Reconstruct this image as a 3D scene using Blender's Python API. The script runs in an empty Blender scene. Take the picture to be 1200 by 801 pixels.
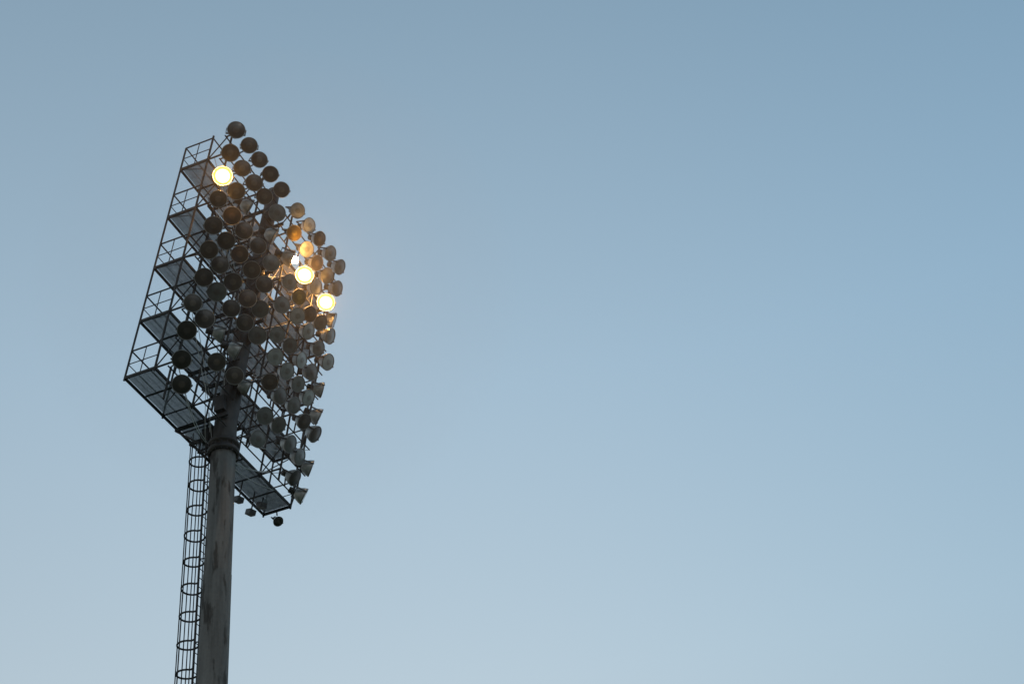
import bpy, bmesh, math, random
from mathutils import Vector, Matrix
random.seed(7)
R=math.radians
# camera: about a 51 mm lens, looking up at the head of a ~38 m tower
LENS=50.894;PITCH=R(39.730);ROLL=R(6.539);CAMZ=1.7
# tower: position, orientation, forward lean of the lamp head
BETA=R(17.447);TILT=R(9.082)
U0=-3.263;N0=-1.5;Z0=27.845+CAMZ;PX=-9.213;PY=35.781
L=8.417;W=1.038;H=0.98;NL=1.128
TT=math.tan(TILT)
U=Vector((math.sin(BETA),math.cos(BETA),0));N=Vector((math.cos(BETA),-math.sin(BETA),0))
def P(u,n,z):   # leaning head frame coordinates
    return Vector((PX,PY,Z0+z))+U*(u+U0)+N*(n+N0+TT*z)
def Q(u,n,z):   # upright pole coordinates, z absolute
    return Vector((PX,PY,z))+U*u+N*n
def s2l(c):
    return tuple((x/255/12.92 if x/255<=.04045 else ((x/255+.055)/1.055)**2.4) for x in c)+(1,)
# ---------- materials
def mat(name,col,rough=.6,metal=0,noise=0,scale=3,emit=None):
    m=bpy.data.materials.new(name);m.use_nodes=True;nt=m.node_tree
    b=nt.nodes['Principled BSDF'];b.inputs['Roughness'].default_value=rough;b.inputs['Metallic'].default_value=metal
    b.inputs['Base Color'].default_value=(*col,1)
    if emit:
        b.inputs['Emission Color'].default_value=(*emit[0],1);b.inputs['Emission Strength'].default_value=emit[1]
    if noise:
        tc=nt.nodes.new('ShaderNodeTexCoord');n=nt.nodes.new('ShaderNodeTexNoise');n.inputs['Scale'].default_value=scale
        n.inputs['Detail'].default_value=6
        nt.links.new(tc.outputs['Object'],n.inputs['Vector'])
        r=nt.nodes.new('ShaderNodeValToRGB');r.color_ramp.elements[0].position=.35;r.color_ramp.elements[1].position=.65
        r.color_ramp.elements[0].color=(*[c*(1-noise) for c in col],1);r.color_ramp.elements[1].color=(*[min(1,c*(1+noise)) for c in col],1)
        nt.links.new(n.outputs['Fac'],r.inputs['Fac']);nt.links.new(r.outputs['Color'],b.inputs['Base Color'])
    return m
steel=mat('painted_steel',(.032,.028,.026),.8,0,.4,2)
grate=mat('galvanised_grating',(.20,.21,.23),.6,.2,.3,4)
cablem=mat('pale_cable',(.60,.60,.60),.5)
bellm=mat('spun_aluminium',(.43,.43,.41),.42,.5,.35,5)
rimm=mat('rim_metal',(.24,.235,.225),.45,.5,.2,6)
ballm=mat('ballast_housing',(.055,.05,.046),.55,.2,.3,5)
mastm=mat('mast_paint',(.036,.030,.025),.6,.1,.55,1.5)
bulbm=mat('lit_arc_tube',(.8,.7,.5),.5,emit=((1,.48,.13),620))
def face(name,c0,c1,rough=.3,em=None):
    m=bpy.data.materials.new(name);m.use_nodes=True;nt=m.node_tree;b=nt.nodes['Principled BSDF']
    tc=nt.nodes.new('ShaderNodeTexCoord');ln=nt.nodes.new('ShaderNodeVectorMath');ln.operation='LENGTH'
    nt.links.new(tc.outputs['Object'],ln.inputs[0])
    oi=nt.nodes.new('ShaderNodeObjectInfo')
    r=nt.nodes.new('ShaderNodeValToRGB');cr=r.color_ramp
    mp=nt.nodes.new('ShaderNodeMapRange');mp.inputs['From Max'].default_value=.28
    nt.links.new(ln.outputs['Value'],mp.inputs['Value']);nt.links.new(mp.outputs[0],r.inputs['Fac'])
    cr.elements[0].position=.0;cr.elements[0].color=(*c0,1);cr.elements[1].position=1;cr.elements[1].color=(*c1,1)
    e=cr.elements.new(.3);e.color=(*c0,1);e=cr.elements.new(.42);e.color=(*c1,1)
    br=nt.nodes.new('ShaderNodeMapRange');br.inputs['To Min'].default_value=.55;br.inputs['To Max'].default_value=1.45
    nt.links.new(oi.outputs['Random'],br.inputs['Value'])
    n2=nt.nodes.new('ShaderNodeTexNoise');n2.inputs['Scale'].default_value=5;n2.inputs['Detail'].default_value=4
    av=nt.nodes.new('ShaderNodeVectorMath');nt.links.new(tc.outputs['Object'],av.inputs[0]);nt.links.new(oi.outputs['Location'],av.inputs[1])
    nt.links.new(av.outputs[0],n2.inputs['Vector'])
    m2=nt.nodes.new('ShaderNodeMath');m2.operation='MULTIPLY_ADD';m2.inputs[1].default_value=1.2;m2.inputs[2].default_value=.4
    nt.links.new(n2.outputs['Fac'],m2.inputs[0])
    m3=nt.nodes.new('ShaderNodeMath');m3.operation='MULTIPLY';nt.links.new(m2.outputs[0],m3.inputs[0]);nt.links.new(br.outputs[0],m3.inputs[1])
    mx=nt.nodes.new('ShaderNodeVectorMath');mx.operation='SCALE'
    nt.links.new(r.outputs['Color'],mx.inputs[0]);nt.links.new(m3.outputs[0],mx.inputs['Scale'])
    nt.links.new(mx.outputs[0],b.inputs['Base Color'])
    b.inputs['Roughness'].default_value=rough
    b.inputs['Coat Weight'].default_value=.5;b.inputs['Coat Roughness'].default_value=.1
    if em:
        b.inputs['Coat Weight'].default_value=0;b.inputs['Specular IOR Level'].default_value=.1
        b.inputs['Emission Strength'].default_value=em
        r2=nt.nodes.new('ShaderNodeValToRGB');k=r2.color_ramp.elements;k[0].position=.50;k[0].color=(1,.74,.40,1)
        k[1].position=1;k[1].color=(.055,.018,.003,1)
        e=k.new(.75);e.color=(.22,.095,.024,1)
        nt.links.new(mp.outputs[0],r2.inputs['Fac']);nt.links.new(r2.outputs['Color'],b.inputs['Emission Color'])
    return m
fd=face('dark_lens',(.080,.063,.050),(.036,.029,.024),.35)
fm=face('grey_lens',(.095,.09,.083),(.12,.124,.119))
fl=face('pale_lens',(.17,.175,.165),(.26,.28,.275))  # sky reflected in the glass is put into this paler colour
fg=face('gold_reflection_lens',(.33,.24,.07),(.20,.14,.035))  # golden lamplight reflection put into the lens colour
fe=face('lit_lens',(.03,.012,.003),(.02,.008,.002),em=12)
# ---------- mesh helpers
class MB:
    def __init__(s): s.v=[];s.f=[]
    def bar(s,p,q,w,h=None,sides=4):
        h=h or w;d=(q-p)
        if d.length<1e-6:return
        d.normalize();a=Vector((0,0,1)) if abs(d.z)<.9 else N
        x=d.cross(a).normalized();y=x.cross(d).normalized();b=len(s.v)
        for e in (p,q):
            for i in range(sides):
                t=2*math.pi*(i+.5)/sides;k=math.sqrt(2) if sides==4 else 1
                s.v.append(e+x*(math.cos(t)*w/2*k)+y*(math.sin(t)*h/2*k))
        for i in range(sides):
            j=(i+1)%sides;s.f.append((b+i,b+j,b+sides+j,b+sides+i))
        s.f.append(tuple(b+i for i in reversed(range(sides))));s.f.append(tuple(b+sides+i for i in range(sides)))
    def path(s,pts,w,sides=4):
        for a,b in zip(pts,pts[1:]): s.bar(a,b,w,sides=sides)
    def obj(s,name,m,par,smooth=False):
        me=bpy.data.meshes.new(name);me.from_pydata([tuple(v) for v in s.v],[],s.f);me.materials.append(m);me.update()
        if smooth:
            for p in me.polygons:p.use_smooth=True
        o=bpy.data.objects.new(name,me);bpy.context.scene.collection.objects.link(o);o.parent=par;return o
tower=bpy.data.objects.new('stadium_floodlight_tower',None);bpy.context.scene.collection.objects.link(tower)
def tube(name,rings,m,par,seg=40):
    b=MB()
    for c,r in rings:
        for i in range(seg):
            t=2*math.pi*i/seg;b.v.append(c+U*(math.cos(t)*r)+N*(math.sin(t)*r))
    for k in range(len(rings)-1):
        for i in range(seg):
            j=(i+1)%seg;b.f.append((k*seg+i,k*seg+j,(k+1)*seg+j,(k+1)*seg+i))
    b.f.append(tuple(range((len(rings)-1)*seg,len(rings)*seg)))
    return b.obj(name,m,par,True)
# weathered pole paint: vertical streaks, fine grain and peeled dark patches
polem=bpy.data.materials.new('weathered_pole');polem.use_nodes=True
nt=polem.node_tree;b=nt.nodes['Principled BSDF'];b.inputs['Roughness'].default_value=.9;b.inputs['Specular IOR Level'].default_value=.25
tc=nt.nodes.new('ShaderNodeTexCoord')
def noise(scale3,sc_,det,rgh=.6):
    mp=nt.nodes.new('ShaderNodeMapping');mp.inputs['Scale'].default_value=scale3
    n=nt.nodes.new('ShaderNodeTexNoise');n.inputs['Scale'].default_value=sc_;n.inputs['Detail'].default_value=det;n.inputs['Roughness'].default_value=rgh
    nt.links.new(tc.outputs['Object'],mp.inputs[0]);nt.links.new(mp.outputs[0],n.inputs['Vector']);return n
n1=noise((2.6,2.6,.22),1.5,9,.6)
r=nt.nodes.new('ShaderNodeValToRGB');cr=r.color_ramp
cr.elements[0].position=.34;cr.elements[0].color=(.088,.084,.076,1);cr.elements[1].position=.66;cr.elements[1].color=(.165,.160,.146,1)
nt.links.new(n1.outputs['Fac'],r.inputs['Fac'])
n3=noise((3.2,3.2,.7),1.3,5,.5)
r3=nt.nodes.new('ShaderNodeValToRGB');r3.color_ramp.elements[0].position=.55;r3.color_ramp.elements[0].color=(1,1,1,1);r3.color_ramp.elements[1].position=.63;r3.color_ramp.elements[1].color=(.42,.40,.38,1)
nt.links.new(n3.outputs['Fac'],r3.inputs['Fac'])
n2=noise((1,1,1),11,5)
mr=nt.nodes.new('ShaderNodeMapRange');mr.inputs['To Min'].default_value=.8;mr.inputs['To Max'].default_value=1.2
nt.links.new(n2.outputs['Fac'],mr.inputs['Value'])
sc=nt.nodes.new('ShaderNodeVectorMath');sc.operation='SCALE';nt.links.new(r.outputs['Color'],sc.inputs[0]);nt.links.new(mr.outputs[0],sc.inputs['Scale'])
ml=nt.nodes.new('ShaderNodeVectorMath');ml.operation='MULTIPLY';nt.links.new(sc.outputs[0],ml.inputs[0]);nt.links.new(r3.outputs[0],ml.inputs[1])
nt.links.new(ml.outputs[0],b.inputs['Base Color'])
ztop=Z0-1.15
rad=lambda z:.375+(ztop-z)*.0062
rings=[]
for z in (0,6,12,18,24):     # slip-jointed sections, each seated over the next
    z1=min(z+6,ztop);rings+=[(Q(0,0,z+.01),rad(z)),(Q(0,0,z1),rad(z1)+.008)]
rings.sort(key=lambda t:t[0].z)
tube('pole_shaft',rings,polem,tower)
tube('base_plinth',[(Q(0,0,0),1.3),(Q(0,0,.5),1.3),(Q(0,0,.52),1.26)],mat('concrete',(.35,.34,.32),.8,0,.2,3),tower)
cz=ztop-Z0
M=lambda z:P(-U0,-N0,z)+N*(-TT*cz)*max(0,1-(z-cz)/1.5)
tube('collar_flange',[(Q(0,0,ztop-.16),.40),(Q(0,0,ztop-.12),.49),(Q(0,0,ztop+.0),.49),(Q(0,0,ztop+.02),.42),(Q(0,0,ztop+.14),.42),(Q(0,0,ztop+.16),.49),(Q(0,0,ztop+.26),.49),(Q(0,0,ztop+.3),.36)],mastm,tower)
tube('leaning_mast',[(M(z),.37-.014*(z-cz)) for z in (cz+.2,0,2.1,4.2,6.3,8.4,9.6)],mastm,tower)
bt=MB()
for i in range(16):
    t=2*math.pi*i/16;bt.bar(Q(.45*math.cos(t),.45*math.sin(t),ztop-.19),Q(.45*math.cos(t),.45*math.sin(t),ztop+.32),.035,sides=6)
bt.bar(M(-.4)+U*.0-N*.3,M(-.4)+U*.0-N*.75,.3,.5);bt.bar(M(.4)-U*.3,M(.4)-U*.5,.35,.55)
bt.obj('flange_bolts_and_boxes',mastm,tower)
# ---------- head frame
fr=MB();gr=MB();rl=MB()
CU=[0,2.1,4.2,6.3,L];ln=W+NL-.36
for k in range(5):
    z=2.1*k
    for n in (0,W): fr.bar(P(0,n,z),P(L,n,z),.045,.10)
    for i in range(9):
        u=L*i/8;fr.bar(P(u,0,z),P(u,W,z),.03,.05)
    for u in (0,L): fr.bar(P(u,0,z-.003),P(u,W,z-.003),.05,.10)
    u=.03
    while u<L-.02:
        gr.bar(P(u,.03,z+.05),P(u,W-.03,z+.05),.018,.008);u+=.030
    for n in (.2,.4,.6,.8): gr.bar(P(0,n,z+.062),P(L,n,z+.062),.010,.007)
    for n in (0,W): rl.bar(P(0,n,z+H),P(L,n,z+H),.034)
    rl.bar(P(0,0,z+H*.5),P(L,0,z+H*.5),.020)
    for u in (0,L):
        rl.bar(P(u,0,z+H),P(u,W,z+H),.036);rl.bar(P(u,0,z+H*.5),P(u,W,z+H*.5),.022)
    for i in range(5):
        u=L*i/4;rl.bar(P(u,0,z),P(u,0,z+H),.028)
    rl.bar(P(0,0,z),P(1.05,0,z+H),.024)
    rl.bar(P(0,W/2,z),P(0,W/2,z+H),.022)
    for du in (-.42,.42):
        fr.bar(P(-U0+du,0,z-.08),P(-U0+du,W+NL-.3,z-.08),.07,.12)
        fr.bar(P(-U0+du,0,z-.1),P(-U0+du,W,z-.9),.05)
for u in CU:
    fr.bar(P(u,0,-.1),P(u,0,8.4+H),.045);fr.bar(P(u,W,-.1),P(u,W,8.4+H+(.1 if u<1 else -.4)),.05)
    uu=min(u,L-.95)
    fr.bar(P(uu,ln,-.45),P(uu,ln,9.1),.05)
    for k in range(5): fr.bar(P(u,W,2.1*k),P(uu,ln,2.1*k),.045); fr.bar(P(u,W,2.1*k),P(uu,ln,2.1*k+1.0),.03)
for a,b_ in zip(CU,CU[1:]):
    for k in range(0,4,2):
        fr.bar(P(a,W,2.1*k),P(b_,W,2.1*k+2.1),.035)
# ---------- lamps: (distance along the rack, height) row by row
T=[{0:(-.29,8.98),1:(.54,9.04),2:(1.24,9.02),3:(2.0,9.03),4:(2.8,9.01),5:(3.97,9.03),6:(4.86,9.08),7:(5.64,9.09),8:(6.51,9.10),9:(7.28,9.06)},
{0:(-.31,7.92),1:(.46,7.93),2:(1.24,7.97),3:(1.94,7.96),4:(2.83,7.98),5:(4.03,8.05),6:(4.97,8.07),7:(5.75,8.06),8:(6.54,8.09),9:(7.35,8.11)},
{0:(-.41,6.82),1:(.43,6.89),2:(1.36,6.95),4:(2.99,7.03),5:(4.22,7.03),6:(5.11,7.02),7:(5.97,7.14),8:(6.73,7.02),9:(7.48,6.73)},
{0:(-.35,5.89),1:(.51,5.89),2:(1.27,5.90),3:(2.18,5.98),4:(3.07,5.96),5:(4.33,6.12),6:(5.05,6.00),7:(5.90,5.88),8:(6.63,6.04),9:(7.43,6.01)},
{0:(-.28,4.84),1:(.50,4.84),2:(1.32,4.94),3:(2.11,4.91),4:(2.94,4.95),5:(4.15,5.00),6:(5.16,5.26),7:(5.99,5.20),8:(6.80,5.04),9:(7.54,4.96)},
{0:(-.21,3.90),1:(.48,3.85),2:(1.29,3.79),3:(2.21,3.80),4:(2.99,3.96),5:(4.19,3.78),6:(5.04,3.92),7:(5.89,3.91),8:(6.63,3.91),9:(7.46,3.71)},
{0:(-.14,2.87),1:(.62,2.88),2:(1.50,2.89),3:(2.34,2.93),4:(3.14,3.00),5:(4.34,2.98),6:(5.16,2.96),7:(5.94,2.96),8:(6.70,2.90),9:(7.58,2.66)},
{0:(-.36,1.72),1:(.35,1.65),2:(1.44,1.82),3:(2.35,1.80),5:(4.30,1.95),6:(5.05,1.9),7:(5.92,2.08),8:(6.69,1.93),9:(7.50,1.92)},
{0:(-.33,.72),2:(1.37,.74),3:(2.39,.92),4:(3.26,1.02),5:(4.40,.71),6:(5.25,.89),7:(6.12,.70),8:(6.80,.62),9:(7.58,.62)},
{0:(-.25,-.28),5:(4.28,-.23),8:(6.71,-.25),9:(7.45,-.53)},{0:(.01,-.98)}]
prof=[(.272,-.012),(.29,0),(.297,-.02),(.285,-.05),(.262,-.13),(.205,-.25),(.14,-.33),(.105,-.36)]
def lampmesh(name,fm_,bulb=False):
    me=bpy.data.meshes.new(name);bm=bmesh.new();seg=28
    def ring(r,z): return [bm.verts.new((r*math.cos(2*math.pi*i/seg),r*math.sin(2*math.pi*i/seg),z)) for i in range(seg)]
    def lathe(pr,mi,cap0=False,cap1=False):
        rs=[ring(*p) for p in pr]
        for a,b in zip(rs,rs[1:]):
            for i in range(seg):
                j=(i+1)%seg;fc=bm.faces.new((a[i],b[i],b[j],a[j]));fc.material_index=mi;fc.smooth=True
        if cap0: fc=bm.faces.new(rs[0]);fc.material_index=mi
        if cap1: fc=bm.faces.new(list(reversed(rs[-1])));fc.material_index=mi
    lathe(prof[:4],1);lathe(prof[3:],0)
    lathe([(.001,.012),(.09,.008),(.18,-.004),(.274,-.02)],3)
    if bulb: lathe([(.001,.19),(.06,.17),(.10,.12),(.11,.06),(.09,.0)],4)
    lathe([(.11,-.34),(.11,-.56),(.09,-.58)],2,True,True)
    for M4 in (Matrix.Translation((.31,0,-.2))@Matrix.Diagonal((.02,.05,.42,1)),Matrix.Translation((-.31,0,-.2))@Matrix.Diagonal((.02,.05,.42,1)),Matrix.Translation((0,0,-.42))@Matrix.Diagonal((.64,.05,.02,1))):
        ms=bmesh.ops.create_cube(bm,size=1,matrix=M4)
        for v in ms['verts']:
            for fc in v.link_faces: fc.material_index=2
    bmesh.ops.recalc_face_normals(bm,faces=bm.faces)
    bm.to_mesh(me);bm.free()
    for m in (bellm,rimm,ballm,fm_,bulbm): me.materials.append(m)
    return me
LM={k:lampmesh('floodlight_'+k,m,k=='lit') for k,m in dict(dark=fd,grey=fm,pale=fl,gold_reflection=fg,lit=fe).items()}
lit={(2,0),(2,6),(2,8),(2,5)};gold_reflection={(1,5),(3,6)}  # one lit lamp, turned away, is added to spill warm light on its neighbours
side={(2,9),(5,9),(6,9),(8,9),(9,9),(2,2),(7,3),(2,4),(2,5),(7,2),(8,4)}
arms=MB()
PH=[58,58,57,54,46,30,16,6,0,-6]
for ri,row in enumerate(T):
  for c,(u,z) in row.items():
    kind='lit' if (ri,c) in lit else 'gold_reflection' if (ri,c) in gold_reflection else None
    if not kind:
        if c==0: kind='dark'
        elif c<=3: kind='dark' if random.random()<.95-.09*max(0,ri-4) else 'grey'
        elif c<=4: kind=random.choice(['dark','grey'])
        else: kind=random.choice(['grey','pale','dark','grey','pale'])
    phi=R(PH[c]+random.uniform(-9,9));el=R(33+random.uniform(-8,8))
    if kind=='lit': phi=R(56)
    if (ri,c) in side: phi=R(random.uniform(-55,-30));el=R(random.uniform(5,25))
    h=N*math.cos(phi)-U*math.sin(phi)
    d=(h*math.cos(el)+Vector((0,0,-math.sin(el)))).normalized()
    pos=P(u,W+NL,z)
    o=bpy.data.objects.new('floodlight_r%d_c%d'%(ri,c),LM[kind]);bpy.context.scene.collection.objects.link(o)
    o.rotation_euler=d.to_track_quat('Z','Y').to_euler();o.location=pos;o.parent=tower
    s=random.uniform(.97,1.06);s=1.12 if kind=='lit' else s;o.scale=(s,s,s)
    arms.bar(pos-d*.42,P(u,ln,(9-ri)*1.03-.44),.035)
for ri in range(10):
    z=(9-ri)*1.03-.44
    arms.bar(P(-.35,ln,z),P(L-.6,ln,z),.045,sides=6)
arms.bar(P(-.2,ln,-.4),P(-.2,ln,-1.5),.05)
arms.obj('lamp_crossarms',steel,tower);fr.obj('head_frame',steel,tower);gr.obj('catwalk_grating',grate,tower);rl.obj('guard_rails',steel,tower)
# cables
cb=MB()
for i in range(34):
    u0=random.uniform(0,L);k=random.randint(0,4);u1=-U0+random.uniform(-.3,.3)
    a=P(u0,random.uniform(W,W+.7),2.1*k+random.uniform(-.2,.6));b_=P(u1,W+.1,max(-.8,2.1*k-random.uniform(1,2.5)))
    sag=random.uniform(.1,.5)
    cb.path([a.lerp(b_,t/8)+Vector((0,0,-sag*math.sin(math.pi*t/8))) for t in range(9)],.017)
cb.obj('cables',cablem,tower)
# ladder with safety cage
ld=MB();zt=Z0-.1
for s in (-1,1): ld.bar(Q(.2*s,-.5,2.2),Q(.2*s,-.5,zt),.045,.05)
z=2.4
while z<zt: ld.bar(Q(-.2,-.5,z),Q(.2,-.5,z),.025,sides=6);z+=.3
def hoop(t,j=0): return (math.sin(t)*.31,-.8+j+.30*math.cos(t))
z=4.0;angs=[R(a) for a in range(40,321,20)]
while z<zt-.3:
    j=random.uniform(-.02,.02);dz=random.uniform(-.03,.03)
    pts=[Q(.2,-.5,z)]+[Q(hoop(a,j)[0],hoop(a,j)[1]-.03,z+dz*math.sin(a)) for a in angs]+[Q(-.2,-.5,z)]
    ld.path(pts,.04);z+=.9
for a in (60,110,150,180,210,250,300):
    x,y=hoop(R(a));ld.bar(Q(x,y-.03,4),Q(x,y-.03,zt-.2),.028,.02)
z=3
while z<zt:
    for s in (-1,1): ld.bar(Q(.2*s,-.5,z),Q(.15*s,-.3,z),.03)
    z+=2.7
ld.obj('caged_ladder',steel,tower)
sm=MB()
for u,n,z in ((6.3,.4,-.72),(7.1,.4,-.75),(7.5,.5,-.3),(3.0,1.5,-.9)):
    a=P(u,n,z);sm.bar(a-N*.1,a+N*.12-U*.08+Vector((0,0,-.08)),.26,.18);sm.bar(a,P(u,n,0),.035)
sm.obj('service_lights',ballm,tower)
sm=MB();sm.bar(P(8.5,.5,-.15),P(L,.5,0),.04);sm.obj('bell_bracket',ballm,tower)
o=bpy.data.objects.new('service_bell_light',LM['dark']);bpy.context.scene.collection.objects.link(o);o.parent=tower
o.location=P(8.64,.5,-.30);o.scale=(.62,.62,.62);o.rotation_euler=(N*.6-U*.3+Vector((0,0,-.8))).to_track_quat('Z','Y').to_euler()
# ---------- thin scattering sphere added around the tower head so the lit lamps glow
bpy.ops.mesh.primitive_uv_sphere_add(segments=48,ring_count=24,radius=8,location=P(3.8,W+NL,5.5))
hz=bpy.context.object;hz.name='lamp_glow_haze';hm=bpy.data.materials.new('lamp_glow_scatter');hm.use_nodes=True;nt=hm.node_tree;nt.nodes.clear()
ho=nt.nodes.new('ShaderNodeOutputMaterial');hv=nt.nodes.new('ShaderNodeVolumeScatter');hv.inputs['Density'].default_value=.006;hv.inputs['Anisotropy'].default_value=.35
nt.links.new(hv.outputs[0],ho.inputs['Volume']);hz.data.materials.append(hm)
# ---------- ground
me=bpy.data.meshes.new('ground');S=3000
me.from_pydata([(-S,-S,0),(S,-S,0),(S,S,0),(-S,S,0)],[],[(0,1,2,3)]);me.materials.append(mat('grass_ground',(.07,.09,.04),.9,0,.4,.3))
g=bpy.data.objects.new('ground',me);bpy.context.scene.collection.objects.link(g)
# ---------- world
w=bpy.data.worlds.new("World");bpy.context.scene.world=w;w.use_nodes=True;nt=w.node_tree;nt.nodes.clear()
o_=nt.nodes.new('ShaderNodeOutputWorld');bg=nt.nodes.new('ShaderNodeBackground');bg2=nt.nodes.new('ShaderNodeBackground');ad=nt.nodes.new('ShaderNodeAddShader')
sky=nt.nodes.new('ShaderNodeTexSky');sky.sky_type='NISHITA';sky.sun_disc=False;sky.sun_elevation=R(3);sky.sun_rotation=R(215)
nt.links.new(sky.outputs[0],bg.inputs[0]);bg.inputs[1].default_value=.010
tc=nt.nodes.new('ShaderNodeTexCoord');sx=nt.nodes.new('ShaderNodeSeparateXYZ');nt.links.new(tc.outputs['Generated'],sx.inputs[0])
rz=nt.nodes.new('ShaderNodeValToRGB');cr=rz.color_ramp
stops=[(0,(150,150,150)),(.25,(198,208,214)),(.45,(187,206,219)),(.62,(167,192,211)),(.80,(138,165,186)),(1,(112,138,162))]
cr.elements[0].position=0;cr.elements[0].color=s2l(stops[0][1]);cr.elements[1].position=1;cr.elements[1].color=s2l(stops[-1][1])
for p,c in stops[1:-1]: e=cr.elements.new(p);e.color=s2l(c)
nt.links.new(sx.outputs['Z'],rz.inputs[0])
mr=nt.nodes.new('ShaderNodeMapRange');mr.inputs['From Min'].default_value=-.5;mr.inputs['From Max'].default_value=.5
nt.links.new(sx.outputs['X'],mr.inputs['Value'])
rx=nt.nodes.new('ShaderNodeValToRGB');cr=rx.color_ramp;cr.interpolation='B_SPLINE'
cr.elements[0].position=0;cr.elements[0].color=(.86,.87,.88,1);cr.elements[1].position=1;cr.elements[1].color=(.62,.75,.84,1)
for p,c in ((.25,(.97,.965,.96)),(.5,(1,1,1)),(.75,(.80,.885,.935))): e=cr.elements.new(p);e.color=(*c,1)
nt.links.new(mr.outputs[0],rx.inputs[0])
mu=nt.nodes.new('ShaderNodeVectorMath');mu.operation='MULTIPLY';nt.links.new(rz.outputs[0],mu.inputs[0]);nt.links.new(rx.outputs[0],mu.inputs[1])
nt.links.new(mu.outputs[0],bg2.inputs[0]);bg2.inputs[1].default_value=.97
nt.links.new(bg.outputs[0],ad.inputs[0]);nt.links.new(bg2.outputs[0],ad.inputs[1]);nt.links.new(ad.outputs[0],o_.inputs[0])
sl=bpy.data.lights.new('sun','SUN');sl.energy=.12;sl.angle=R(12);sl.color=(1,.9,.8)
so=bpy.data.objects.new('sun',sl);bpy.context.scene.collection.objects.link(so);so.rotation_euler=Vector((-.45,.8,-.25)).to_track_quat('-Z','Y').to_euler()
# ---------- camera
cp,sp,cr_,sr=math.cos(PITCH),math.sin(PITCH),math.cos(ROLL),math.sin(ROLL)
c=bpy.data.cameras.new('camera');c.sensor_width=36;c.lens=LENS;c.clip_end=6000;c.clip_start=.1
co=bpy.data.objects.new('camera',c);bpy.context.scene.collection.objects.link(co)
rt=Vector((1,0,0));up=Vector((0,-sp,cp));fw=Vector((0,cp,sp))
r2=rt*cr_-up*sr;u2=rt*sr+up*cr_
m=Matrix((r2,u2,-fw)).transposed().to_4x4();m.translation=(0,0,CAMZ);co.matrix_world=m
sc=bpy.context.scene;sc.camera=co
sc.view_settings.view_transform='Standard';sc.view_settings.look='None';sc.view_settings.exposure=0
